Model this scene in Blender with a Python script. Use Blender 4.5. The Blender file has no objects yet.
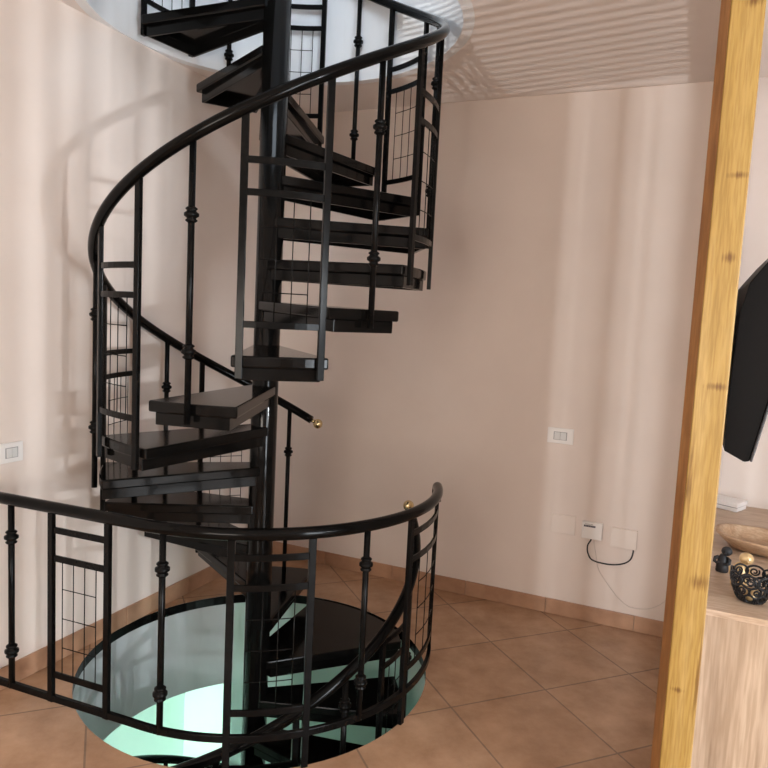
import bpy, bmesh, math, random
from math import sin, cos, pi, radians as rad
from mathutils import Vector as V, Matrix
random.seed(4)
S = bpy.context.scene
COL = S.collection

# ------------------------------------------------------------------ frame of the room
NL = V((-0.8340, 0.5518, 0)); NR = V((0.5518, 0.8340, 0))      # outward normals of left / right wall
DR = -NL; DL = NR                                              # along right wall / along left wall
OL, OR = 0.8098, 1.3074
CEIL = 3.045
SLAB = 0.56
def W(s, t, z): return DR * s + NR * t + V((0, 0, z))
A0, DA, HS = 4.7502488, 0.4875646, 0.1951395                  # spiral: angle of tread 0, step angle, rise
RT, RR, HR = 0.748, 0.770, 0.9564
HC = V((0.0044, -0.0485, 0)); RH = 0.836                       # floor opening
RG, HG = 0.8438, 0.9245                                        # floor guard
def pol(r, a, z=0.0, c=V((0, 0, 0))): return V((c.x + r * cos(a), c.y + r * sin(a), z))

# ------------------------------------------------------------------ materials
def mat(name, col=(.5, .5, .5), rough=.5, metal=0.0, spec=.5):
    m = bpy.data.materials.new(name); m.use_nodes = True
    b = m.node_tree.nodes['Principled BSDF']
    b.inputs['Base Color'].default_value = (*col, 1); b.inputs['Roughness'].default_value = rough
    b.inputs['Metallic'].default_value = metal; b.inputs['Specular IOR Level'].default_value = spec
    return m
def nodes(m): return m.node_tree.nodes, m.node_tree.links, m.node_tree.nodes['Principled BSDF']
def noise_mat(name, c1, c2, scale, rough=.6, bump=.05, detail=4, stretch=(1, 1, 1), rot=(0, 0, 0), spec=.5, lo=.35, hi=.65, bdist=.002):
    m = mat(name, c1, rough, 0, spec); N, L, b = nodes(m)
    tc = N.new('ShaderNodeTexCoord'); mp = N.new('ShaderNodeMapping')
    mp.inputs['Scale'].default_value = stretch; mp.inputs['Rotation'].default_value = rot
    L.new(tc.outputs['Object'], mp.inputs['Vector'])
    n = N.new('ShaderNodeTexNoise'); n.inputs['Scale'].default_value = scale; n.inputs['Detail'].default_value = detail
    L.new(mp.outputs[0], n.inputs['Vector'])
    r = N.new('ShaderNodeValToRGB'); r.color_ramp.elements[0].color = (*c1, 1); r.color_ramp.elements[1].color = (*c2, 1)
    r.color_ramp.elements[0].position = lo; r.color_ramp.elements[1].position = hi
    L.new(n.outputs['Fac'], r.inputs['Fac']); L.new(r.outputs['Color'], b.inputs['Base Color'])
    if bump:
        bp = N.new('ShaderNodeBump'); bp.inputs['Strength'].default_value = bump; bp.inputs['Distance'].default_value = bdist
        L.new(n.outputs['Fac'], bp.inputs['Height']); L.new(bp.outputs[0], b.inputs['Normal'])
    return m
M = {}
M['wall'] = noise_mat('peach_plaster', (.72, .635, .578), (.75, .665, .608), 3.0, .85, .25, 8, spec=.2)
M['ceil'] = noise_mat('ceiling_paint', (.745, .685, .65), (.77, .71, .675), 3.0, .9, .2, 8, spec=.2)
M['white'] = noise_mat('white_paint', (.78, .80, .82), (.82, .84, .86), 2.5, .8, .1, 6, spec=.2)
M['mint'] = noise_mat('mint_paint', (.50, .69, .63), (.53, .72, .66), 2.5, .7, .1, 6, spec=.2)
M['pale_mint'] = noise_mat('pale_mint_paint', (.72, .86, .80), (.75, .89, .83), 2.5, .7, .1, 6, spec=.2)
M['black'] = noise_mat('black_lacquer', (.0030, .0028, .0026), (.0045, .0042, .0039), 18, .12, .05, 4, spec=.17, bdist=.001)
M['iron'] = noise_mat('black_iron_paint', (.0032, .0030, .0029), (.0050, .0048, .0046), 30, .20, .10, 4, spec=.09, bdist=.0008)
M['rail'] = mat('handrail_black', (.0030, .0028, .0026), .12, 0, .11)
M['lining'] = noise_mat('grey_lining_paint', (.53, .58, .595), (.56, .61, .625), 2.5, .7, .1, 6, spec=.2)
M['brass'] = mat('brass', (.74, .60, .34), .22, 1.0)
M['wplast'] = mat('white_plastic', (.80, .78, .76), .35)
M['iplast'] = mat('ivory_plastic', (.74, .66, .60), .45)
M['gplast'] = mat('grey_rocker', (.66, .66, .65), .35)
M['cableblack'] = mat('black_cable', (.015, .013, .012), .5)
M['cablewhite'] = mat('white_cable', (.62, .55, .50), .5)
M['dark'] = mat('dark_print', (.03, .025, .05), .6)
M['greyprint'] = mat('grey_print', (.25, .24, .26), .6)
M['tvshell'] = noise_mat('black_tv_shell', (.006, .0055, .0055), (.008, .0075, .0075), 300, .40, .08, 2, spec=.08)
M['tvscreen'] = mat('tv_screen', (.006, .006, .008), .12)
M['holder'] = mat('blackened_wire', (.012, .013, .016), .38, .4)
M['figure'] = mat('black_ceramic', (.012, .012, .014), .6)
M['gold'] = mat('gold_wax', (.66, .47, .24), .38, .45)
M['paper'] = mat('white_card', (.82, .81, .80), .5)
M['slot'] = mat('grey_slot', (.32, .32, .33), .6)
M['frame'] = mat('window_white', (.75, .74, .72), .4)
M['glass'] = mat('pane', (1, 1, 1), .0)
b = M['glass'].node_tree.nodes['Principled BSDF']; b.inputs['Transmission Weight'].default_value = 1; b.inputs['IOR'].default_value = 1.0

def tile_floor():
    m = mat('terracotta_tile', (.5, .3, .2), .27, 0, .45); N, L, b = nodes(m)
    tc = N.new('ShaderNodeTexCoord'); mp = N.new('ShaderNodeMapping')
    mp.vector_type = 'TEXTURE'
    mp.inputs['Location'].default_value = (1.363, -0.414, 0); mp.inputs['Rotation'].default_value = (0, 0, rad(12.4)); mp.inputs['Scale'].default_value = (.505, .505, 1)
    L.new(tc.outputs['Object'], mp.inputs['Vector'])
    br = N.new('ShaderNodeTexBrick'); br.offset = 0; br.squash = 1
    br.inputs['Scale'].default_value = 1; br.inputs['Mortar Size'].default_value = .009; br.inputs['Mortar Smooth'].default_value = .3
    br.inputs['Brick Width'].default_value = 1; br.inputs['Row Height'].default_value = 1
    br.inputs['Color1'].default_value = (.465, .295, .186, 1); br.inputs['Color2'].default_value = (.415, .254, .156, 1); br.inputs['Mortar'].default_value = (.26, .175, .12, 1)
    L.new(mp.outputs[0], br.inputs['Vector'])
    n = N.new('ShaderNodeTexNoise'); n.inputs['Scale'].default_value = 5.5; n.inputs['Detail'].default_value = 9; n.inputs['Roughness'].default_value = .62
    L.new(tc.outputs['Object'], n.inputs['Vector'])
    r = N.new('ShaderNodeValToRGB'); r.color_ramp.elements[0].position = .3; r.color_ramp.elements[1].position = .72
    r.color_ramp.elements[0].color = (.72, .66, .60, 1); r.color_ramp.elements[1].color = (1.12, 1.12, 1.12, 1)
    L.new(n.outputs['Fac'], r.inputs['Fac'])
    mx = N.new('ShaderNodeMix'); mx.data_type = 'RGBA'; mx.blend_type = 'MULTIPLY'; mx.inputs['Factor'].default_value = 1
    L.new(br.outputs['Color'], mx.inputs['A']); L.new(r.outputs['Color'], mx.inputs['B']); L.new(mx.outputs['Result'], b.inputs['Base Color'])
    bp = N.new('ShaderNodeBump'); bp.inputs['Strength'].default_value = .35; bp.inputs['Distance'].default_value = .004; bp.invert = True
    L.new(br.outputs['Fac'], bp.inputs['Height']); L.new(bp.outputs[0], b.inputs['Normal'])
    return m
M['tile'] = tile_floor()
M['skirt'] = noise_mat('terracotta_skirting', (.34, .19, .115), (.47, .28, .175), 7, .36, .05, 8, spec=.45)
M['grout'] = mat('grout', (.33, .23, .17), .8)

def wood(name, c0, c1, c2, axis_scale, scale=3.0, rough=.5, bump=.15, knots=None, streak=None):
    m = mat(name, c0, rough, 0, .4); N, L, b = nodes(m)
    tc = N.new('ShaderNodeTexCoord'); mp = N.new('ShaderNodeMapping'); mp.inputs['Scale'].default_value = axis_scale
    L.new(tc.outputs['Object'], mp.inputs['Vector'])
    n = N.new('ShaderNodeTexNoise'); n.inputs['Scale'].default_value = scale; n.inputs['Detail'].default_value = 8; n.inputs['Roughness'].default_value = .6; n.inputs['Distortion'].default_value = .6
    L.new(mp.outputs[0], n.inputs['Vector'])
    r = N.new('ShaderNodeValToRGB'); e = r.color_ramp.elements
    e[0].position = .25; e[0].color = (*c0, 1); e[1].position = .75; e[1].color = (*c2, 1)
    k = e.new(.5); k.color = (*c1, 1)
    L.new(n.outputs['Fac'], r.inputs['Fac']); out = r.outputs['Color']
    n2 = N.new('ShaderNodeTexNoise'); n2.inputs['Scale'].default_value = scale * 9; n2.inputs['Detail'].default_value = 4
    L.new(mp.outputs[0], n2.inputs['Vector'])
    r2 = N.new('ShaderNodeValToRGB'); r2.color_ramp.elements[0].position = .38; r2.color_ramp.elements[1].position = .6
    r2.color_ramp.elements[0].color = (.80, .76, .70, 1); r2.color_ramp.elements[1].color = (1.05, 1.05, 1.05, 1)
    L.new(n2.outputs['Fac'], r2.inputs['Fac'])
    mx = N.new('ShaderNodeMix'); mx.data_type = 'RGBA'; mx.blend_type = 'MULTIPLY'; mx.inputs['Factor'].default_value = .8
    L.new(out, mx.inputs['A']); L.new(r2.outputs['Color'], mx.inputs['B']); out = mx.outputs['Result']
    for (loc, rad_, sc) in (knots or []):
        vm = N.new('ShaderNodeMapping'); vm.vector_type = 'TEXTURE'; vm.inputs['Location'].default_value = loc; vm.inputs['Scale'].default_value = tuple(1.5 * q_ for q_ in sc)
        L.new(tc.outputs['Object'], vm.inputs['Vector'])
        ln = N.new('ShaderNodeVectorMath'); ln.operation = 'LENGTH'; L.new(vm.outputs[0], ln.inputs[0])
        nn = N.new('ShaderNodeMath'); nn.operation = 'MULTIPLY_ADD'; L.new(n2.outputs['Fac'], nn.inputs[0]); nn.inputs[1].default_value = .9; L.new(ln.outputs['Value'], nn.inputs[2])
        rr = N.new('ShaderNodeValToRGB'); rr.color_ramp.elements[0].position = .55; rr.color_ramp.elements[1].position = 1.25
        rr.color_ramp.elements[0].color = (.36, .24, .15, 1); rr.color_ramp.elements[1].color = (1, 1, 1, 1)
        L.new(nn.outputs[0], rr.inputs['Fac'])
        m2 = N.new('ShaderNodeMix'); m2.data_type = 'RGBA'; m2.blend_type = 'MULTIPLY'; m2.inputs['Factor'].default_value = .85
        L.new(out, m2.inputs['A']); L.new(rr.outputs['Color'], m2.inputs['B']); out = m2.outputs['Result']
    L.new(out, b.inputs['Base Color'])
    bp = N.new('ShaderNodeBump'); bp.inputs['Strength'].default_value = bump; bp.inputs['Distance'].default_value = .002
    L.new(n2.outputs['Fac'], bp.inputs['Height']); L.new(bp.outputs[0], b.inputs['Normal'])
    return m
M['pine'] = wood('pine_post', (.275, .162, .038), (.365, .228, .060), (.43, .288, .10), (13, 13, .8), 1.6, .45, .2,
                 knots=[((.03, 0, 2.61), 0, (.035, .3, .022)), ((.03, 0, 2.16), 0, (.04, .3, .014)), ((.025, 0, 1.94), 0, (.028, .3, .022)), ((.03, 0, 1.585), 0, (.045, .3, .016)), ((.03, 0, 1.02), 0, (.04, .3, .035)), ((.0, 0, .69), 0, (.025, .3, .012)), ((-.02, 0, 1.30), 0, (.012, .3, .16)), ((.052, 0, .75), 0, (.010, .3, .20))])
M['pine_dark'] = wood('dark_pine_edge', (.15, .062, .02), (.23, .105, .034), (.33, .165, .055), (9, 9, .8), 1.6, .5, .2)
M['oak_v'] = wood('sonoma_oak_upright', (.27, .185, .12), (.47, .35, .25), (.56, .44, .33), (9, 9, .5), 1.3, .5, .06)
M['oak_h'] = wood('sonoma_oak_top', (.38, .26, .175), (.52, .39, .285), (.60, .475, .36), (1.2, 9, 9), 1.6, .42, .06)
M['bowlwood'] = wood('carved_wood', (.30, .175, .095), (.48, .32, .20), (.62, .47, .33), (2.5, 7, 7), 2.2, .55, .12)

# ------------------------------------------------------------------ mesh building
class MB:
    def __init__(s): s.v = []; s.f = []; s.smooth = []
    def add(s, vs, fs, smooth=False):
        o = len(s.v); s.v += [tuple(p) for p in vs]
        for f in fs: s.f.append([i + o for i in f]); s.smooth.append(smooth)
        return s
    def prism(s, poly, z0, z1):
        n = len(poly)
        vs = [V((p[0], p[1], z0)) for p in poly] + [V((p[0], p[1], z1)) for p in poly]
        return s.add(vs, [list(range(n))[::-1], list(range(n, 2 * n))] + [[i, (i + 1) % n, n + (i + 1) % n, n + i] for i in range(n)])
    def hexa(s, o, ax, ay, az):
        vs = [o + ax * i + ay * j + az * k for k in (0, 1) for j in (0, 1) for i in (0, 1)]
        fs = [[0, 2, 3, 1], [4, 5, 7, 6], [0, 1, 5, 4], [2, 6, 7, 3], [0, 4, 6, 2], [1, 3, 7, 5]]
        if ax.cross(ay).dot(az) < 0: fs = [f[::-1] for f in fs]
        return s.add(vs, fs)
    def box(s, c, hx, hy, hz): # half vectors
        return s.hexa(c - hx - hy - hz, hx * 2, hy * 2, hz * 2)
    def sweep(s, pts, prof_fn, closed_ends=True, smooth=True):
        """prof_fn(i) -> list of world offsets"""
        n = len(prof_fn(0)); o = []
        for i, p in enumerate(pts): o += [p + q for q in prof_fn(i)]
        fs = []
        for i in range(len(pts) - 1):
            for k in range(n):
                a = i * n + k; b2 = i * n + (k + 1) % n
                fs.append([a, b2, b2 + n, a + n])
        s.add(o, fs, smooth)
        if closed_ends:
            base = len(s.v) - len(o)
            s.f.append([base + k for k in range(n)][::-1]); s.smooth.append(False)
            s.f.append([base + (len(pts) - 1) * n + k for k in range(n)]); s.smooth.append(False)
        return s
    def tube(s, pts, r, n=10, ends=True):
        pts = [V(p) for p in pts]; rs = r if isinstance(r, (list, tuple)) else [r] * len(pts)
        frames = []; up = None
        for i, p in enumerate(pts):
            t = (pts[min(i + 1, len(pts) - 1)] - pts[max(i - 1, 0)]).normalized()
            if up is None:
                up = V((0, 0, 1)) if abs(t.z) < .9 else V((1, 0, 0))
            x = (up - t * up.dot(t)).normalized(); up = x
            frames.append((x, t.cross(x)))
        return s.sweep(pts, lambda i: [(frames[i][0] * cos(2 * pi * k / n) + frames[i][1] * sin(2 * pi * k / n)) * rs[i] for k in range(n)], ends)
    def ring(s, c, R, r, ax, n=18, m=6):
        ax = ax.normalized(); u = ax.orthogonal().normalized(); w = ax.cross(u)
        vs = []; fs = []
        for i in range(n):
            a = 2 * pi * i / n; d = u * cos(a) + w * sin(a)
            for k in range(m):
                b2 = 2 * pi * k / m; vs.append(c + d * (R + r * cos(b2)) + ax * r * sin(b2))
        for i in range(n):
            for k in range(m):
                fs.append([i * m + k, ((i + 1) % n) * m + k, ((i + 1) % n) * m + (k + 1) % m, i * m + (k + 1) % m])
        return s.add(vs, fs, True)
    def lathe(s, prof, c=V((0, 0, 0)), n=24, smooth=True, sx=1, sy=1):
        vs = []; fs = []; m = len(prof)
        for i in range(n):
            a = 2 * pi * i / n
            for r, z in prof: vs.append(c + V((r * cos(a) * sx, r * sin(a) * sy, z)))
        for i in range(n):
            for k in range(m - 1):
                a = i * m + k; b2 = ((i + 1) % n) * m + k
                fs.append([a, b2, b2 + 1, a + 1])
        s.add(vs, fs, smooth)
        base = len(s.v) - len(vs)
        if prof[0][0] > 1e-6: s.f.append([base + i * m for i in range(n)][::-1]); s.smooth.append(False)
        if prof[-1][0] > 1e-6: s.f.append([base + i * m + m - 1 for i in range(n)]); s.smooth.append(False)
        return s
    def sphere(s, c, r, n=18, m=10, sx=1, sy=1, sz=1):
        return s.lathe([(r * sin(pi * k / m) if 0 < k < m else 0.0, -r * cos(pi * k / m) * sz) for k in range(m + 1)], c, n, True, sx, sy)
    def build(s, name, m, parent=None, bevel=0, seg=2, recalc=True, origin=None):
        me = bpy.data.meshes.new(name)
        o_ = V(origin) if origin is not None else V((0, 0, 0))
        me.from_pydata([tuple(V(p) - o_) for p in s.v], [], s.f); me.polygons.foreach_set('use_smooth', s.smooth)
        bm = bmesh.new(); bm.from_mesh(me); bmesh.ops.remove_doubles(bm, verts=bm.verts, dist=1e-6)
        if recalc: bmesh.ops.recalc_face_normals(bm, faces=bm.faces)
        bm.to_mesh(me); bm.free(); me.materials.append(m)
        o = bpy.data.objects.new(name, me); COL.objects.link(o)
        o.location = o_
        if parent:
            o.parent = parent
            if origin is not None or True:
                pl = V((0, 0, 0)); q = parent
                while q: pl += q.location; q = q.parent
                o.location = o_ - pl
        if bevel:
            md = o.modifiers.new('bevel', 'BEVEL'); md.width = bevel; md.segments = seg; md.limit_method = 'ANGLE'; md.angle_limit = rad(35)
        return o
def thing(name, label, cat, loc=(0, 0, 0), group=None):
    o = bpy.data.objects.new(name, None); COL.objects.link(o); o.location = loc; o.empty_display_size = .1
    return tag(o, label, cat, group)
def tag(o, label, cat, group=None):
    o['label'] = label; o['category'] = cat
    if group: o['group'] = group
    return o
def struct(mb, name, m, bevel=0, **k):
    o = mb.build(name, m, bevel=bevel, **k); o['kind'] = 'structure'; return o

# ------------------------------------------------------------------ setting
SMIN, SMAX, TMIN = -OL, 4.6, -4.6
def plane_with_hole(z, c, r, name, m, thick, down):
    n = 96
    ring = [V((c.x + r * cos(2 * pi * i / n), c.y + r * sin(2 * pi * i / n), z)) for i in range(n)]
    corners = [W(SMIN - .1, TMIN - .1, z), W(SMAX + .1, TMIN - .1, z), W(SMAX + .1, OR + .1, z), W(SMIN - .1, OR + .1, z)]
    bm = bmesh.new()
    rv = [bm.verts.new(p) for p in ring]; cv = [bm.verts.new(p) for p in corners]
    es = [bm.edges.new((rv[i], rv[(i + 1) % n])) for i in range(n)] + [bm.edges.new((cv[i], cv[(i + 1) % 4])) for i in range(4)]
    bmesh.ops.triangle_fill(bm, edges=es, use_beauty=True, use_dissolve=False)
    bad = [f for f in bm.faces if (f.calc_center_median().xy - c.xy).length < r * .98]
    bmesh.ops.delete(bm, geom=bad, context='FACES_ONLY')
    for f in bm.faces:
        if (f.normal.z > 0) == down: f.normal_flip()
    me = bpy.data.meshes.new(name); bm.to_mesh(me); bm.free(); me.materials.append(m)
    o = bpy.data.objects.new(name, me); COL.objects.link(o); o['kind'] = 'structure'
    return o
plane_with_hole(0, HC, RH, 'floor', M['tile'], .1, False)
plane_with_hole(CEIL, HC, .834, 'ceiling', M['ceil'], .1, True)

def slab_wall(name, p0, p1, z0, z1, thick_dir, m, th=.1):
    return struct(MB().hexa(p0 + V((0, 0, z0)), p1 - p0, thick_dir * th, V((0, 0, z1 - z0))), name, m)
slab_wall('wall_left', W(SMIN, TMIN - .1, 0), W(SMIN, OR + .1, 0), 0, CEIL, NL, M['wall'])
slab_wall('wall_right', W(SMIN, OR, 0), W(SMAX + .1, OR, 0), 0, CEIL, NR, M['wall'])
# back wall with one window opening
def wall_open(name, axis, fixed, a0, a1, o0, o1, zb, zt, m, out):
    P = (lambda a, z: W(a, fixed, z)) if axis == 's' else (lambda a, z: W(fixed, a, z))
    mb = MB()
    def piece(x0, x1, z0, z1):
        if x1 - x0 > 1e-3 and z1 - z0 > 1e-3:
            mb.hexa(P(x0, z0), P(x1, z0) - P(x0, z0), out * .12, V((0, 0, z1 - z0)))
    piece(a0, o0, 0, CEIL); piece(o1, a1, 0, CEIL); piece(o0, o1, 0, zb); piece(o0, o1, zt, CEIL)
    return struct(mb, name, m)
BW = (0.25, 1.78, .91, 2.92)       # back window: s range, z range
SW = (-3.6, 0.6, 0.15, 2.6)        # side window: t range, z range
wall_open('wall_back', 's', TMIN, SMIN - .1, SMAX + .1, BW[0], BW[1], BW[2], BW[3], M['wall'], -NR)
wall_open('wall_side', 't', SMAX, TMIN, OR, SW[0], SW[1], SW[2], SW[3], M['wall'], DR)
# partition whose end carries the pine post
slab_wall('wall_partition', W(1.868, -.555, 0), W(1.868, OR, 0), 0, CEIL, DR, M['wall'], .092)

# window frames, plus unseen slats and strips added to stripe the light
def window(name, axis, fixed, w, out, nmul):
    P = (lambda a, z, d=0: W(a, fixed, z) + out * d) if axis == 's' else (lambda a, z, d=0: W(fixed, a, z) + out * d)
    mb = MB(); f = .05
    a0, a1, z0, z1 = w
    def bar(x0, x1, y0, y1): mb.hexa(P(x0, y0, .03), P(x1, y0, .03) - P(x0, y0, .03), out * .05, V((0, 0, y1 - y0)))
    bar(a0, a0 + f, z0, z1); bar(a1 - f, a1, z0, z1); bar(a0 + f, a1 - f, z0, z0 + f); bar(a0 + f, a1 - f, z1 - f, z1)
    for k in range(1, nmul): x = a0 + (a1 - a0) * k / nmul; bar(x - .03, x + .03, z0 + f, z1 - f)
    return struct(mb, name, M['frame'])
window('window_1', 's', TMIN, BW, -NR, 1)
window('window_2', 't', SMAX, SW, DR, 3)
mb = MB()
sd = (DR * cos(rad(-8)) + NR * sin(rad(-8)))
for k in range(20):                # unseen shutter louvres at window 1, spaced to stripe the ceiling
    z = .92 + k * .03
    mb.hexa(W(BW[0] - .1, TMIN - .14 + .04, z) , sd * 1.75, -NR * .012 , V((0, 0, .0145)))
struct(mb, 'stripe_louvres', M['frame'])
mb = MB(); rs = random.Random(11)
for x, wd in ((.26, 1.287), (1.565, .012), (1.583, .010), (1.602, .042), (1.664, .008), (1.690, .006), (1.724, .06)):
    mb.hexa(W(x, TMIN + .03, 1.52), DR * wd, NR * .006, V((0, 0, BW[3] - 1.5)))   # unseen curtain strips at window 1, spaced to streak the right wall
struct(mb, 'streak_strips_back', M['frame'])
mb = MB(); x = SW[0]  # unseen curtain strips at window 2, added to streak the left wall
while x < SW[1] - .02:
    wd = rs.uniform(.012, .04); gp = rs.uniform(.02, .06)
    mb.hexa(W(SMAX - .03, x, SW[2]), NR * wd, -DR * .006, V((0, 0, SW[3] - SW[2] + .1))); x += wd + gp
struct(mb, 'streak_strips_side', M['frame'])

# skirting tiles
def skirting(name, P, a0, a1, first, nrm, h):
    mb = MB(); joints = []
    a = first
    while a > a0: a -= .505
    edges = [a0]; a += .505
    while a < a1: edges.append(a); a += .505
    edges.append(a1)
    for e0, e1 in zip(edges, edges[1:]):
        mb.hexa(P(e0 + .0015) , P(e1 - .0015) - P(e0 + .0015), -nrm * .012, V((0, 0, h)))
    o = struct(mb, name, M['skirt'], bevel=.003)
    return o
skirting('baseboard_right', lambda a: W(a, OR, 0.001), SMIN + .012, 1.868, 1.192, NR, .092)
skirting('baseboard_left', lambda a: W(SMIN, a, 0.001), TMIN, OR, -.059, NL, .10)
struct(MB().hexa(W(SMIN + .001, OR - .004, 0), DR * 2.68, NR * .004, V((0, 0, .091))), 'trim_1', M['grout'])

# floor opening: steel ring, slab lining, stairwell below
def cyl_wall(r, z0, z1, a0, a1, n, th, c=HC):
    mb = MB(); vs = []; fs = []
    for i in range(n + 1):
        a = a0 + (a1 - a0) * i / n
        for rr, z in ((r, z0), (r, z1), (r + th, z1), (r + th, z0)): vs.append(pol(rr, a, z, c))
    for i in range(n):
        for k in range(4): fs.append([i * 4 + k, i * 4 + (k + 1) % 4, i * 4 + 4 + (k + 1) % 4, i * 4 + 4 + k])
    if a1 - a0 < 2 * pi - .01: fs += [[0, 1, 2, 3], [n * 4 + 3, n * 4 + 2, n * 4 + 1, n * 4]]
    return mb.add(vs, fs, False)
struct(cyl_wall(RH + .0004, -.052, -.0015, 0, 2 * pi, 96, .0018), 'trim_2', M['iron'])
struct(cyl_wall(RH + .003, -SLAB, -.001, rad(100), rad(340), 72, .05), 'trim_3', M['lining'])
struct(cyl_wall(RH + .003, -3.12, -.001, rad(-20), rad(100), 40, .05), 'wall_stairwell', M['mint'])
struct(cyl_wall(.834, CEIL - .001, 3.62, 0, 2 * pi, 96, .05), 'trim_4', M['white'])
# lower storey
LW = 1.55
slab_wall('wall_lower_left', W(-LW, -3.2, 0), W(-LW, 2.2, 0), -3.12, -SLAB, NL, M['pale_mint'])
slab_wall('wall_lower_right', W(-LW, 1.35, 0), W(2.4, 1.35, 0), -3.12, -SLAB, NR, M['pale_mint'])
slab_wall('wall_lower_back', W(-LW, -3.2, 0), W(2.4, -3.2, 0), -3.12, -SLAB, -NR, M['pale_mint'])
slab_wall('wall_lower_side', W(2.4, -3.3, 0), W(2.4, 1.45, 0), -3.12, -SLAB, DR, M['pale_mint'])
struct(MB().hexa(W(-LW - .1, -3.3, -3.22), DR * 4.1, NR * 4.9, V((0, 0, .1))), 'floor_lower', M['tile'])
def annulus_slab(name, z, r, m, th, s0, s1, t0, t1):
    n = 64; bm = bmesh.new()
    rv = [bm.verts.new(pol(r, 2 * pi * i / n, z, HC)) for i in range(n)]
    cv = [bm.verts.new(p) for p in (W(s0, t0, z), W(s1, t0, z), W(s1, t1, z), W(s0, t1, z))]
    es = [bm.edges.new((rv[i], rv[(i + 1) % n])) for i in range(n)] + [bm.edges.new((cv[i], cv[(i + 1) % 4])) for i in range(4)]
    bmesh.ops.triangle_fill(bm, edges=es, use_beauty=True)
    bmesh.ops.delete(bm, geom=[f for f in bm.faces if (f.calc_center_median().xy - HC.xy).length < r * .98], context='FACES_ONLY')
    me = bpy.data.meshes.new(name); bm.to_mesh(me); bm.free(); me.materials.append(m)
    o = bpy.data.objects.new(name, me); COL.objects.link(o); o['kind'] = 'structure'
annulus_slab('ceiling_lower', -SLAB, RH + .05, M['pale_mint'], 0, -LW, 2.4, -3.2, 2.2)
# upper storey
annulus_slab('floor_upper', 3.62, .834 + .05, M['tile'], 0, -1.6, 2.6, -2.6, 2.2)
for nm, p0, p1, d in (('wall_upper_left', W(-1.6, -2.6, 0), W(-1.6, 2.2, 0), NL), ('wall_upper_right', W(-1.6, 2.2, 0), W(2.6, 2.2, 0), NR),
                      ('wall_upper_back', W(-1.6, -2.6, 0), W(2.6, -2.6, 0), -NR), ('wall_upper_side', W(2.6, -2.6, 0), W(2.6, 2.2, 0), DR)):
    slab_wall(nm, p0, p1, 3.6, 6.3, d, M['white'])
struct(MB().hexa(W(-1.7, -2.7, 6.3), DR * 4.4, NR * 5.0, V((0, 0, .1))), 'ceiling_upper', M['white'])

# ------------------------------------------------------------------ spiral staircase
stair = thing('spiral_staircase', 'tall black spiral staircase winding through round openings in floor and ceiling', 'staircase', (0, 0, 0))
RP = .0625
mb = MB().lathe([(RP, -3.12), (RP, 4.65)], n=40)
mb.build('pole', M['black'], stair)
MB().lathe([(0, 4.65), (.075, 4.65), (.075, 4.68), (.05, 4.70), (0, 4.71)], n=32).build('pole_cap', M['black'], stair)
MB().lathe([(.15, -3.12), (.15, -3.105), (.07, -3.10)], n=32).build('base_plate', M['black'], stair)

AN, AR = rad(12.3), rad(16.47)       # nosing / rear half angles
def tread_poly(an, ar, r_out, r_in, grow=0.0, narc=8):
    """wedge about +x: nosing on the negative-angle side"""
    pts = []
    for i in range(narc + 1):
        a = -an + (an + ar) * i / narc
        bul = 1 - .012 * (1 - (2 * i / narc - 1) ** 2) * 1.0
        pts.append((r_out * bul * cos(a), r_out * bul * sin(a)))
    pts.append((r_in * cos(pi / 2 * .8), r_in * sin(pi / 2 * .8)))
    pts.append((-.0 + r_in * cos(pi / 2 * .8) , -r_in * sin(pi / 2 * .8)))
    return pts
def box_poly(an, ar, r_out, r_in, inset):
    p = tread_poly(an, ar, r_out, r_in)
    n = len(p) - 2
    c0 = V((p[0][0], p[0][1])); c1 = V((p[n - 1][0], p[n - 1][1])); i1 = V(p[n]); i0 = V(p[n + 1])
    ch = (c1 - c0).normalized()
    c0 = c0 + ch * inset; c1 = c1 - ch * inset
    i0 = i0 + V((0, inset * .45)); i1 = i1 - V((0, inset * .45))
    return [c0, c1, i1, i0]
PL = .045; BX = .094
def hollow(poly, z0, z1, th):
    n = len(poly); P2 = [V((p[0], p[1])) for p in poly]
    area2 = sum(P2[i].x * P2[(i + 1) % n].y - P2[(i + 1) % n].x * P2[i].y for i in range(n))
    sg = 1 if area2 > 0 else -1
    inn = []
    for i in range(n):
        e0 = (P2[i] - P2[i - 1]).normalized(); e1 = (P2[(i + 1) % n] - P2[i]).normalized()
        n0 = V((-e0.y, e0.x)) * sg; n1 = V((-e1.y, e1.x)) * sg
        b_ = (n0 + n1).normalized(); inn.append(P2[i] + b_ * th / max(.35, b_.dot(n0)))
    vs = [V((p.x, p.y, z)) for z in (z0, z1) for p in P2] + [V((p.x, p.y, z)) for z in (z0, z1 - .004) for p in inn]
    fs = [[n + i for i in range(n)], [3 * n + i for i in range(n)]]
    for i in range(n):
        j = (i + 1) % n
        fs += [[i, j, n + j, n + i], [2 * n + i, 2 * n + j, 3 * n + j, 3 * n + i], [i, j, 2 * n + j, 2 * n + i]]
    return MB().add(vs, fs)
plank0 = MB().prism(tread_poly(AN, AR, RT, .066), -PL, 0).build('tread', M['black'], stair, bevel=.007, seg=2)
box0 = hollow(box_poly(AN, AR, RT - .003, .062, .030), -BX, -PL, .014).build('support_box', M['black'], plank0, bevel=.003)
def lvl_z(k): return (k + 8) * HS
TW = {-1: rad(1.5), 2: rad(1.6)}
treads = [(k, A0 + k * DA + TW.get(k, 0), lvl_z(k)) for k in range(-7, 11)] + [(k + 1, A0 + k * DA, lvl_z(k + 1)) for k in range(-10, -24, -1)]
first = True
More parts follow.
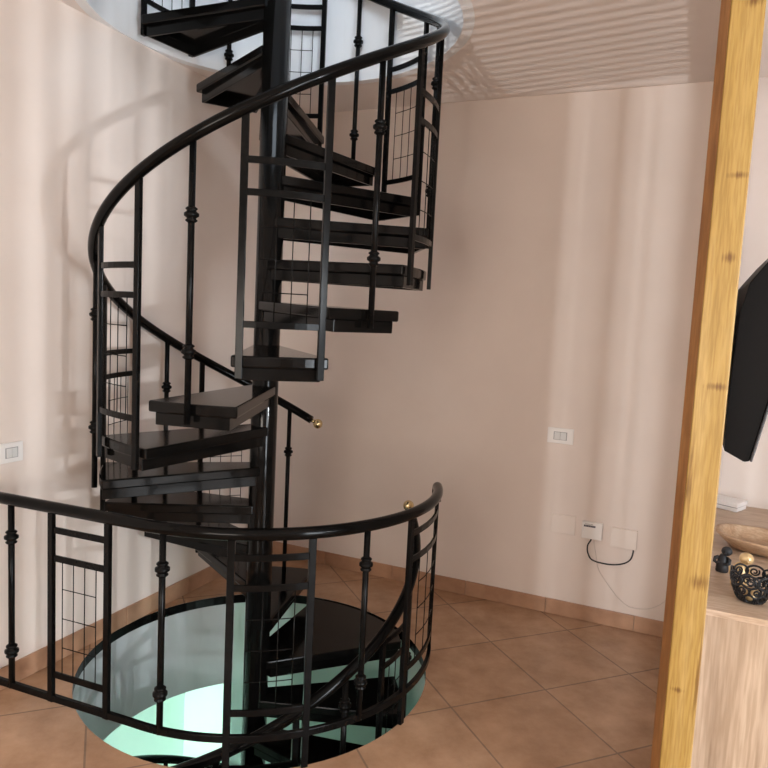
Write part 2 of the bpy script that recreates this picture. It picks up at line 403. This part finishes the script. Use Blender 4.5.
for (k, a, z) in treads:
    if first: t = plank0; first = False
    else:
        t = plank0.copy(); COL.objects.link(t); t.parent = stair
        for ch in (box0,):
            c = ch.copy(); COL.objects.link(c); c.parent = t
    tilt = rad(1.6) if 1 <= k <= 7 else (rad(.7) if -4 <= k <= 0 else 0)     # treads sag a little outwards
    t.location = (0, 0, z + RT * sin(tilt) + (.028 if k == 8 else 0)); t.rotation_euler = (0, tilt, a)
# landing plate at floor level
an0 = A0 - 9 * DA - AN; an1 = A0 - 8 * DA + AR - rad(.8)
pts = []
N_ = 16
for i in range(N_ + 1):
    a = an0 + (an1 - an0) * i / N_
    f = min(1, i / 3)
    r = .772 + (.808 - .772) * f
    p = pol(r, a); d = (V((p.x, p.y, 0)) - HC); L_ = d.length
    if L_ > RH - .016: d *= (RH - .016) / L_
    p = HC + d; pts.append((p.x, p.y))
pts.append((.066 * cos(an1 + .9), .066 * sin(an1 + .9))); pts.append((.075 * cos(an0 - 1.0), .075 * sin(an0 - 1.0)))
land = MB().prism(pts, -PL, -.001).build('landing_plate', M['black'], stair, bevel=.006)
c2 = V((sum(p[0] for p in pts) / len(pts), sum(p[1] for p in pts) / len(pts)))
MB().prism([tuple(c2 + (V(p) - c2) * .955) for p in pts], -BX, -PL).build('support_box', M['black'], land, bevel=.003)

# balusters, uprights, cross bars and wire grilles
def bar_between(mb, p0, p1, w, d, radial):
    ax = (p1 - p0); side = ax.cross(radial).normalized() * w; rd = radial.normalized() * d
    return mb.hexa(p0 - side / 2 - rd / 2, side, rd, ax)
def arc_bar(mb, r, a0, a1, z, h, d, c=V((0, 0, 0)), n=6):
    pts = [pol(r, a0 + (a1 - a0) * i / n, z, c) for i in range(n + 1)]
    def pf(i):
        a = a0 + (a1 - a0) * i / n; rd = V((cos(a), sin(a), 0)) * d / 2; u = V((0, 0, h / 2))
        return [rd + u, -rd + u, -rd - u, rd - u]
    return mb.sweep(pts, pf, True, False)
KN = [(.0125, -.030), (.017, -.027), (.022, -.023), (.022, -.019), (.0165, -.015), (.019, -.011), (.0275, -.005), (.0275, .005), (.019, .011), (.0165, .015), (.022, .019), (.022, .023), (.017, .027), (.0125, .030)]
def baluster(parent, a, r, zb, zt, knots, c=V((0, 0, 0)), foot=None, mid=None):
    p = mid if mid is not None else pol(r, a, 0, c)
    mb = MB().lathe([(.0125, zb), (.0125, zt)], V((p.x, p.y, 0)), 14)
    o = mb.build('baluster', M['iron'], parent, origin=(p.x, p.y, zb))
    for zk in knots:
        MB().lathe(KN, V((p.x, p.y, zk)), 16).build('collar', M['iron'], o, origin=(p.x, p.y, zk))
    if foot is not None:
        MB().lathe([(.018, zb), (.018, zb + .02), (.0125, zb + .03)], V((p.x, p.y, 0)), 14).build('foot', M['iron'], o, origin=(p.x, p.y, zb))
    return o
def grille(parent, Pf, z_hi, z_lo, f0=.20, f1=.80):
    """Pf(f) -> xy point at fraction f of the panel"""
    mb = MB(); fr = [f0 + (f1 - f0) * k / 3 for k in range(4)]
    for f in fr: mb.tube([Pf(f) + V((0, 0, z_lo)), Pf(f) + V((0, 0, z_hi))], .0021, 6)
    for j in (1, 2, 3):
        z = z_hi - (z_hi - z_lo) * j / 4
        mb.tube([Pf(f0 + (f1 - f0) * i / 4 ) + V((0, 0, z)) for i in range(5)], .0021, 6)
    return mb.build('wire_grille', M['iron'], parent)
def panel(parent, a0, a1, r, zb0, zb1, zt0, zt1, zc1, zc2, zc3, c=V((0, 0, 0))):
    for a, zb, zt in ((a0, zb0, zt0), (a1, zb1, zt1)):
        rd = V((cos(a), sin(a), 0)); p = pol(r, a, 0, c)
        bar_between(MB(), p + V((0, 0, zb)), p + V((0, 0, zt)), .027, .018, rd).build('upright', M['iron'], parent, bevel=.002)
    ga = .012 / r
    for z in (zc1, zc2, zc3):
        arc_bar(MB(), r, a0 + ga, a1 - ga, z, .025, .010, c).build('cross_bar', M['iron'], parent, bevel=.0015)
    grille(parent, lambda f: pol(r, a0 + (a1 - a0) * f, 0, c), zc2, zc3)
def rail_z(a_slot, extra=HR): return (a_slot + 8) * HS + extra
RB = RT + .008
LOW = 1.03
for (k, a, z) in treads:
    slot = (a - A0) / DA; ex = HR if k > -8 else LOW
    if k <= -21 or k > 10: continue
    if k % 2 == 0:
        a0, a1 = a - AN + rad(2.6), a + AR - rad(3.1)
        zb_ = z - .085 + (.028 if k == 8 else 0)
        panel(stair, a0, a1, RB + .007, zb_, zb_, rail_z((a0 - A0) / DA, ex) - .005, rail_z((a1 - A0) / DA, ex) - .005, z + .712, z + .597, z + .118)
    else:
        am = a + (AR - AN) / 2
        baluster(stair, am, RB + .003, z - .075, rail_z((am - A0) / DA, ex) - .005, (z + .703, z + .200))
RAILR = .0235
def helix(s0, s1, ex, n): return [pol(RR, A0 + s * DA, rail_z(s, ex)) for s in [s0 + (s1 - s0) * i / n for i in range(n + 1)]]
def ball_end(parent, p, d):
    d = d.normalized()
    mb = MB()
    mb.tube([p, p + d * .012, p + d * .022], [.012, .012, .008], 14)
    o = mb.sphere(p + d * .044, .029, 20, 12).build('brass_finial', M['brass'], parent)
    o['label'] = 'polished brass ball finial'
h1 = helix(-7.28, 10.4, HR, 220); MB().tube(h1, RAILR, 18).build('handrail', M['rail'], stair); ball_end(stair, h1[0], h1[0] - h1[1])
h2 = helix(-20.6, -9.55, LOW, 150); MB().tube(h2, RAILR, 18).build('handrail', M['rail'], stair); ball_end(stair, h2[-1], h2[-1] - h2[-2])

# ------------------------------------------------------------------ guard round the floor opening
guard = thing('guard_railing', 'black iron guard railing with wire panels round the near rim of floor opening', 'railing', tuple(HC + V((0, -RG, 0))))
ATAN = math.atan2(-NR.y, -NR.x) % (2 * pi)       # where the straight run meets the curve
PT = pol(RG, ATAN, 0, HC)
SL = (-NL).normalized()
def straight(d): return PT - SL * d - NR * (.05 * d)             # d metres towards the left wall
dwall = OL - PT.dot(NL)
AE = rad(351)
def gpath(z, r=RG, aend=AE):
    pts = [straight(d) + V((0, 0, z)) for d in (dwall, dwall * .75, dwall * .5, dwall * .25)]
    n = 60
    pts += [pol(r, ATAN + (aend - ATAN) * i / n, z, HC) for i in range(n + 1)]
    return pts
gh = gpath(HG)
tdir = (gh[-1] - gh[-2]).normalized()
for i in range(1, 9): gh.append(gh[-i] * 0 + pol(RG, AE, HG, HC) + tdir * .028 * sin(pi / 2 * i / 8) - V((0, 0, .028 * (1 - cos(pi / 2 * i / 8)))))
gh.append(gh[-1] - V((0, 0, .05)))
MB().tube(gh, .0235, 18).build('handrail', M['rail'], guard)
# bottom rail: a flat bar
gp = gpath(.142, RG, AE)
def gprof(i):
    t = (gp[min(i + 1, len(gp) - 1)] - gp[max(i - 1, 0)]).normalized(); rd = V((t.y, -t.x, 0)) * .009; u = V((0, 0, .014))
    return [rd + u, -rd + u, -rd - u, rd - u]
MB().sweep(gp, gprof, True, False).build('bottom_rail', M['iron'], guard, bevel=.002)
for deg in (245.1, 298.7):
    baluster(guard, rad(deg), RG, .13, HG - .01, (.770, .288), HC)
for d0, d1, foot in ((262.8, 282.9, 1), (316.6, 349.5, 0)):
    panel(guard, rad(d0), rad(d1), RG, .002, .002 if foot else .13, HG - .012, HG - .012, .836, .722, .241, HC)
# straight run
def st_d(x): return PT.dot(NL) * 0 + x
dS0, dS1, dB = .270, .498, .668
dS0, dS1, dB = (.3640 - PT.dot(NL)) * 0 + .0937 - PT.dot(NL), .374 - PT.dot(NL), .588 - PT.dot(NL)
rdn = -NR
for d in (dS0, dS1):
    p = straight(d)
    bar_between(MB(), p + V((0, 0, .125)), p + V((0, 0, HG - .012)), .027, .018, rdn).build('upright', M['iron'], guard, bevel=.002)
pa, pb = straight(dS1), straight(dS0)
uu = (pb - pa).normalized() * .0125
for z in (.836, .722, .241):
    bar_between(MB(), pa + uu + V((0, 0, z)), pb - uu + V((0, 0, z)), .025, .010, rdn).build('cross_bar', M['iron'], guard, bevel=.0015)
grille(guard, lambda f: pa + (pb - pa) * f, .722, .241)
baluster(guard, 0, 0, .13, HG - .01, (.770, .288), mid=straight(dB))

# ------------------------------------------------------------------ pine post at the end of the partition
def obj_local(mb, name, m, parent, origin, rotz, bevel=0):
    """geometry given in local coords (x along DR-like axis), placed by origin + rotz"""
    o = mb.build(name, m, None, bevel=bevel)
    o.rotation_euler = (0, 0, rotz); o.location = origin
    if parent: o.parent = parent; o.location = V(origin) - parent.location
    return o
RZ = math.atan2(DR.y, DR.x)
post_o = W(1.907, -.62, 0)
post = thing('wooden_post', 'yellow knotty pine post with darker left edge facing end of partition wall', 'post', tuple(post_o))
# local x = along DR (right), local y = along NR (away)
obj_local(MB().prism([(-.028, -.060), (.056, -.060), (.056, .064), (-.028, .064)], .001, CEIL - .001), 'post_body', M['pine'], post, post_o, RZ, .004)
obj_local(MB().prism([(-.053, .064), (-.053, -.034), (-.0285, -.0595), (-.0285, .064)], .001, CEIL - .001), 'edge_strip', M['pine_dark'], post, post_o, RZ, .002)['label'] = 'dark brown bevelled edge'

# ------------------------------------------------------------------ sideboard
CT = .818; S0, S1 = 1.966, 2.46; T0, T1 = OR - 1.632, OR - .004
cab_o = W((S0 + S1) / 2, (T0 + T1) / 2, 0)
cab = thing('sideboard', 'light oak sideboard standing against partition and right wall behind the pine post', 'sideboard', tuple(cab_o))
hx, hy = (S1 - S0) / 2, (T1 - T0) / 2
L2 = lambda mb, nm, m, bv=0, par=cab, o=cab_o: obj_local(mb, nm, m, par, o, RZ, bv)
def bx(x0, x1, y0, y1, z0, z1): return MB().prism([(x0, y0), (x1, y0), (x1, y1), (x0, y1)], z0, z1)
L2(bx(-hx, hx, -hy, hy, CT - .022, CT), 'top_panel', M['oak_h'], .0015)
L2(bx(-hx + .002, hx - .02, -hy + .004, -hy + .026, .0, CT - .022), 'end_panel', M['oak_v'], .001)
L2(bx(-hx + .002, hx - .02, hy - .026, hy - .004, .0, CT - .022), 'end_panel', M['oak_v'], .001)
L2(bx(-hx + .002, -hx + .012, -hy + .026, hy - .026, .06, CT - .022), 'back_panel', M['oak_v'])
L2(bx(-hx + .012, hx - .022, -hy + .026, hy - .026, .06, .08), 'bottom_panel', M['oak_v'])
nd = 3; ln = (2 * hy - .06) / nd
for k in range(nd):
    y0 = -hy + .03 + k * ln
    d = bx(hx - .020, hx - .002, y0 + .002, y0 + ln - .002, .065, CT - .026)
    dd = L2(d, 'door', M['oak_v'], .001)
    hh = bx(hx - .002, hx + .012, y0 + ln * .5 - .06, y0 + ln * .5 + .06, CT - .10, CT - .088).build('handle', M['iron'], None, bevel=.002)
    hh.parent = dd

# things on the sideboard
def on_top(s, d, h=0.0): return W(s, OR + d, CT + h)
# dough bowl
bo = on_top(2.250, -.825, .001)
bowl = thing('dough_bowl', 'carved wooden oval bowl behind the small black figurine', 'bowl', tuple(bo))
def sup(a, ex): 
    c_, s_ = cos(a), sin(a); return (abs(c_) ** (2 / ex)) * (1 if c_ >= 0 else -1), (abs(s_) ** (2 / ex)) * (1 if s_ >= 0 else -1)
prof = [(.0, 0), (.60, 0), (.74, .010), (.88, .032), (1.0, .056), (.99, .062), (.91, .0625), (.86, .046), (.76, .022), (.55, .014), (.25, .012), (0, .012)]
vs = []; fs = []; n = 48
for i in range(n):
    x_, y_ = sup(2 * pi * i / n, 2.5)
    for (r, z) in prof: vs.append(V((x_ * r * .225, y_ * r * .150, z + .008 * (x_ * r) ** 2 * (1 if z > .03 else 0))))
m_ = len(prof)
for i in range(n):
    for k in range(m_ - 1): fs.append([i * m_ + k, ((i + 1) % n) * m_ + k, ((i + 1) % n) * m_ + k + 1, i * m_ + k + 1])
bw = MB().add(vs, fs, True).build('bowl_shell', M['bowlwood'], None)
bw.location = (0, 0, 0); bw.parent = bowl; bw.rotation_euler = (0, 0, RZ - rad(4))

# figurines
def figurine(nm, label, p, m, sc, face):
    t = thing(nm, label, 'figurine', tuple(p))
    o = MB().lathe([(.0, 0), (.021, 0), (.0235, .004), (.0235, .018), (.021, .035), (.018, .052), (.013, .064), (.009, .070), (0, .071)], V((0, 0, 0)), 24)
    for sg in (-1, 1):
        o.tube([V((sg * .014, -.004, .058)), V((sg * .026, -.008, .052)), V((sg * .027, -.014, .040)), V((sg * .014, -.022, .036))], [.007, .0075, .0065, .005], 10)
    bd = o.build('body', m, None); bd.parent = t; bd.scale = (sc,) * 3; bd.rotation_euler = (0, 0, face)
    hd = MB().sphere(V((.004, -.002, .088)), .0190, 24, 14, 1.05, 1.0, .95)
    hd.lathe([(.0, -.006), (.006, -.004), (.0, .008)], V((.004, -.022, .086)), 10)
    h = hd.build('head', m, None); h.parent = t; h.scale = (sc,) * 3; h.rotation_euler = (rad(4), rad(6), face)
    return t
figurine('figurine', 'small matt black round-headed figurine beside the wooden bowl', on_top(2.042, -1.205, .001), M['figure'], .98, RZ - .25)
figurine('figurine', 'small gold round-headed figurine behind the black openwork candle holder', on_top(2.092, -1.335, .001), M['gold'], 1.22, RZ + .15)

# openwork candle holder
ho = on_top(2.122, -1.475, .001)
hold = thing('candle_holder', 'black openwork scroll candle holder near front end of sideboard', 'candle holder', tuple(ho))
mb = MB()
def hp(a, z):   # bowl surface
    f = z / .118; r = .036 + .048 * (f ** .55); r -= .008 * max(0, f - .72) / .28
    return V((r * cos(a), r * sin(a), z))
def surf_ring(a, z, rx, rz, n=20, tr=.0034, ph=0.0, turns=1.0):
    pts = []
    for i in range(n + 1):
        t_ = 2 * pi * turns * i / n + ph
        rr = rz
        pts.append(hp(a + rx / .07 * cos(t_), max(.002, z + rr * sin(t_))))
    mb.tube(pts, tr, 6, False)
def spiral(a, z, r, sgn, n=26, tr=.003):
    pts = []
    for i in range(n + 1):
        f = i / n; t_ = sgn * (2 * pi * 1.45 * f) + a * 3; q = r * (1 - .72 * f)
        pts.append(hp(a + q / .07 * cos(t_), min(.121, max(.003, z + q * sin(t_)))))
    mb.tube(pts, tr, 6, True)
for k in range(8):
    a = 2 * pi * k / 8
    surf_ring(a, .094, .031, .025, tr=.0042); spiral(a + .05, .094, .017, 1 if k % 2 else -1, tr=.0036)
    surf_ring(a + pi / 8, .055, .027, .024, tr=.0040); spiral(a + pi / 8, .055, .015, -1 if k % 2 else 1, tr=.0036)
    surf_ring(a, .024, .020, .017, tr=.0038)
    mb.tube([hp(a + pi / 8, .004 + .03 * i / 5) for i in range(6)], .0038, 6)
mb.ring(V((0, 0, .005)), .038, .0045, V((0, 0, 1)), 30, 8)
hl = mb.build('scroll_lattice', M['holder'], None); hl.parent = hold; hl.scale = (.90, .90, .88)
mb = MB().lathe([(0, .002), (.037, .002), (.037, .005), (0, .005)], n=30)
hb = mb.build('base_disc', M['holder'], None); hb.parent = hold; hb.scale = (.9, .9, .9)
# candle in the holder
cd = MB().lathe([(0, .0005), (.024, .0005), (.0255, .004), (.0255, .030), (.022, .034), (.0, .033)], n=26).build('candle', M['gold'], None)
cd.location = ho + V((0, 0, .006)); tag(cd, 'short gold candle standing inside the black openwork holder', 'candle')

# white box near the wall
wo = on_top(2.109, -.102, .001)
wb = thing('cardboard_box', 'flat white box lying behind the wooden bowl near the wall', 'box', tuple(wo))
L3 = lambda mb_, nm, m, bv=0: obj_local(mb_, nm, m, wb, wo, RZ - rad(24.8), bv)
L3(bx(-.071, .071, -.061, .061, 0, .020), 'box_base', M['paper'], .002)
L3(bx(-.075, .075, -.065, .065, .024, .046), 'lid', M['paper'], .003)
L3(bx(-.069, .069, -.0595, .0595, .0195, .0245), 'seam_strip', M['slot'])

# ------------------------------------------------------------------ television on the partition
tvo = W(1.99, -.205, 1.305)
tv = thing('television', 'black flat television tilted forward above sideboard, seen edge-on past the post', 'television', tuple(tvo))
# profile: u = along DR (right), z ; measured on the near end
def sh(u, z): return (u, z)
back = [(.003, .030), (.066, -.001), (.082, .003), (.2315, .815), (.218, .826), (.130, .745), (.070, .660), (.030, .600), (.010, .50), (.0, .2)]
LEN = 1.22
def extr(poly, y0, y1):
    m2 = MB(); n2 = len(poly)
    vs = [V((u, y0, z)) for u, z in poly] + [V((u, y1, z)) for u, z in poly]
    return m2.add(vs, [list(range(n2)), list(range(n2, 2 * n2))[::-1]] + [[i, (i + 1) % n2, n2 + (i + 1) % n2, n2 + i] for i in range(n2)])
def tvp(mb_, nm, m, bv=0): return obj_local(mb_, nm, m, tv, tvo, RZ, bv)
tvp(extr(back, 0, LEN), 'back_shell', M['tvshell'], .004)
dx, dz = (.2315 - .082), (.815 - .004); ll = math.hypot(dx, dz); ux, uz = dx / ll, dz / ll; nx, nz = uz, -ux
def q(a, d): return (.082 + ux * a + nx * d, .004 + uz * a + nz * d)
tvp(extr([q(.0, .0005), q(.0, .008), q(ll, .008), q(ll, .0005)], -.006, LEN + .006), 'bezel', mat('tv_bezel', (.03, .03, .032), .3), .002)
tvp(extr([q(.02, .0085), q(.02, .010), q(ll - .012, .010), q(ll - .012, .0085)], .008, LEN - .008), 'screen', M['tvscreen'])
tvp(MB().prism([(-.0305, .35), (.03, .35), (.03, .87), (-.0305, .87)], .22, .50), 'wall_bracket', M['iron'], .004)

# ------------------------------------------------------------------ fittings on the walls
def wall_plate(P, nrm, along, s0, s1, z0, z1, th):
    """box on a wall: returns MB"""
    return MB().hexa(P(s0, z0), along * (s1 - s0), -nrm * th, V((0, 0, z1 - z0)))
PR = lambda s, z, d=0.0: W(s, OR - d - .0005, z)
PLf = lambda t, z, d=0.0: W(SMIN + d + .0005, t, z)
def switch(label, P, nrm, along, s0, s1, z0, z1, flip=False):
    c = P((s0 + s1) / 2, z0)
    t = thing('light_switch', label, 'light switch', tuple(c))
    wall_plate(P, nrm, along, s0, s1, z0, z1, .012).build('cover_plate', M['wplast'], t, bevel=.004)
    w_ = (s1 - s0); h_ = z1 - z0; cx = (s0 + s1) / 2
    x0, x1 = cx - w_ * .23, cx + w_ * .23
    wall_plate(lambda a, z: P(a, z, .0122), nrm, along, x0 - .004, x1 + .004, z0 + h_ * .24, z1 - h_ * .24, .0012).build('rocker_surround', M['slot'], t)
    for i in range(2):
        a, b2 = x0 + (x1 - x0) * i / 2 + .001, x0 + (x1 - x0) * (i + 1) / 2 - .001
        wall_plate(lambda s_, z: P(s_, z, .0134), nrm, along, a, b2, z0 + h_ * .27, z1 - h_ * .27, .004).build('rocker', M['gplast'], t, bevel=.0015)
    return t
switch('white two-rocker light switch plate on the right wall above the cable sockets', PR, NR, DR, 1.130, 1.281, 1.038, 1.130)
switch('white light switch plate at left edge of photo on the left wall', PLf, NL, DL, -.806, -.690, 1.020, 1.108)
def blank(label, s0, s1, z0, z1, th):
    t = thing('blank_cover_plate', label, 'cover plate', tuple(PR((s0 + s1) / 2, z0)))
    wall_plate(PR, NR, DR, s0, s1, z0, z1, th).build('cover_plate', M['iplast'], t, bevel=.003)
    for s_ in (s0 + .012, s1 - .012):
        c = PR(s_, (z0 + z1) / 2, th)
        mb = MB(); mb.tube([c - NR * -.0005, c - NR * .0012], .0035, 12); mb.build('screw_cap', M['iplast'], t)
    return t
blank('blank wall plate left of the network box, below the light switch', 1.187, 1.331, .502, .616, .012)
blank('blank wall plate right of the network box with black cable at its lower corner', 1.530, 1.676, .477, .590, .018)
nt = thing('network_terminal', 'small white network box with dark printed label between two blank plates', 'network box', tuple(PR(1.43, .502)))
wall_plate(PR, NR, DR, 1.371, 1.486, .502, .602, .028).build('housing', M['wplast'], nt, bevel=.005)
lb = wall_plate(lambda a, z: PR(a, z, .0283), NR, DR, 1.381, 1.446, .573, .5835, .0006); lb.build('printed_label', M['dark'], nt)
mb = MB()
for (a, b2, z0, z1) in ((1.389, 1.396, .588, .591), (1.398, 1.409, .588, .591), (1.411, 1.417, .588, .591), (1.419, 1.431, .588, .591)):
    mb.add(wall_plate(lambda s_, z: PR(s_, z, .0283), NR, DR, a, b2, z0, z1, .0006).v, [[0, 2, 3, 1], [4, 5, 7, 6], [0, 1, 5, 4], [2, 6, 7, 3], [0, 4, 6, 2], [1, 3, 7, 5]])
for (a, b2) in ((1.386, 1.398), (1.402, 1.412), (1.416, 1.424), (1.428, 1.441)):
    mb.add(wall_plate(lambda s_, z: PR(s_, z, .0290), NR, DR, a, b2, .576, .5805, .0004).v, [[0, 2, 3, 1], [4, 5, 7, 6], [0, 1, 5, 4], [2, 6, 7, 3], [0, 4, 6, 2], [1, 3, 7, 5]])
mb.build('lettering', M['greyprint'], nt)
def catmull(P, n=8):
    out = []; P = [P[0]] + P + [P[-1]]
    for i in range(1, len(P) - 2):
        p0, p1, p2, p3 = P[i - 1:i + 3]
        for k in range(n):
            t = k / n
            out.append(.5 * ((2 * p1) + (p2 - p0) * t + (2 * p0 - 5 * p1 + 4 * p2 - p3) * t * t + (-p0 + 3 * p1 - 3 * p2 + p3) * t ** 3))
    out.append(P[-2]); return out
cb = [PR(1.426, .503, .012), PR(1.424, .492, .013), PR(1.409, .458, .012), PR(1.413, .413, .009), PR(1.443, .374, .008), PR(1.529, .366, .008), PR(1.605, .382, .008), PR(1.648, .415, .008), PR(1.660, .460, .010), PR(1.660, .4765, .010)]
tag(MB().tube(catmull(cb), .0042, 8).build('network_cable', M['cableblack']), 'short black cable looping from network box to the right blank plate', 'cable')
cw = [PR(1.441, .5015, .016), PR(1.445, .47, .012), PR(1.460, .40, .006), PR(1.482, .32, .006), PR(1.563, .216, .006), PR(1.62, .165, .012), PR(1.679, .139, .012), PR(1.775, .154, .010), PR(1.844, .205, .006), PR(1.864, .245, .006)]
tag(MB().tube(catmull(cw), .0026, 8).build('thin_cable', M['cablewhite']), 'thin pale cable hanging from network box down past the skirting', 'cable')

# ------------------------------------------------------------------ light
def area(name, loc, direction, sx, sy, power, col=(1, 1, 1), spread=None):
    l = bpy.data.lights.new(name, 'AREA'); l.shape = 'RECTANGLE'; l.size = sx; l.size_y = sy; l.energy = power; l.color = col
    if spread: l.spread = rad(spread)
    o = bpy.data.objects.new(name, l); COL.objects.link(o); o.location = loc
    o.rotation_euler = V(direction).to_track_quat('-Z', 'Y').to_euler()
    return o
# daylight through the side window (living-room side)
area('daylight_side_soft', W(SMAX - .06, -2.65, 1.38), -DR + NR * .12 + V((0, 0, .06)), .9, 2.35, 132, (.87, .945, 1.0))
area('daylight_side_gap', W(8.0, -3.07, 1.98), -DR + NR * .287, .075, .075, 235, (.92, .96, 1.0))
# back window: fill lamp added inside the room, then daylight from outside
area('back_fill_soft', W(1.15, TMIN + .10, 1.6), NR + V((0, 0, .25)), 1.3, 1.3, 76, (1.0, .90, .79))
area('daylight_back_gap', W(1.72, -7.2, 2.4), NR - V((0, 0, .08)), .055, .45, 190, (.92, .96, 1.0))
sl = bpy.data.lights.new('glint_from_ground', 'SUN'); sl.energy = 1.6; sl.angle = .003; sl.color = (1, .98, .95)
so = bpy.data.objects.new('glint_from_ground', sl); COL.objects.link(so)
so.rotation_euler = (NR + V((0, 0, .35))).to_track_quat('-Z', 'Z').to_euler(); so.location = W(1, -6, 1)
# storeys below and above
area('lower_wall_fill', W(-.7, -1.5, -1.7), W(-.5, 2.85, .1), .8, .8, 13, (.76, 1.0, .91), 66)  # lamp added to brighten the lower wall below the opening
area('lower_room_window', W(2.3, .2, -1.9), -DR, 2.0, 1.4, 28, (.82, 1.0, .94))
area('upper_room_window', W(1.6, -1.6, 5.6), W(-1.6, 1.6, -2.4), 1.6, 1.6, 70, (.76, .88, 1.0))
w = bpy.data.worlds.new('world'); S.world = w; w.use_nodes = True
w.node_tree.nodes['Background'].inputs['Color'].default_value = (.80, .88, 1, 1); w.node_tree.nodes['Background'].inputs['Strength'].default_value = .6

# ------------------------------------------------------------------ camera
cam = bpy.data.cameras.new('camera'); co = bpy.data.objects.new('camera', cam); COL.objects.link(co)
F, PITCH, YAW, ROLL = 689.77, .0981659, .1710813, .0496777
fw = V((sin(YAW) * cos(PITCH), cos(YAW) * cos(PITCH), -sin(PITCH))); r = V((cos(YAW), -sin(YAW), 0)); u = r.cross(fw)
r2 = r * cos(ROLL) + u * sin(ROLL); u2 = -r * sin(ROLL) + u * cos(ROLL)
mx = Matrix((r2, u2, -fw)).transposed().to_4x4(); mx.translation = V((0, -3.3629, 1.7347))
co.matrix_world = mx
cam.sensor_fit = 'HORIZONTAL'; cam.sensor_width = 36; cam.lens = 36 * F / 768; cam.clip_start = .05
S.camera = co
S.view_settings.view_transform = 'Standard'; S.view_settings.look = 'None'; S.view_settings.gamma = 1; S.view_settings.exposure = 0.2
S.view_settings.use_curve_mapping = False
S.cycles.max_bounces = 10; S.cycles.diffuse_bounces = 6
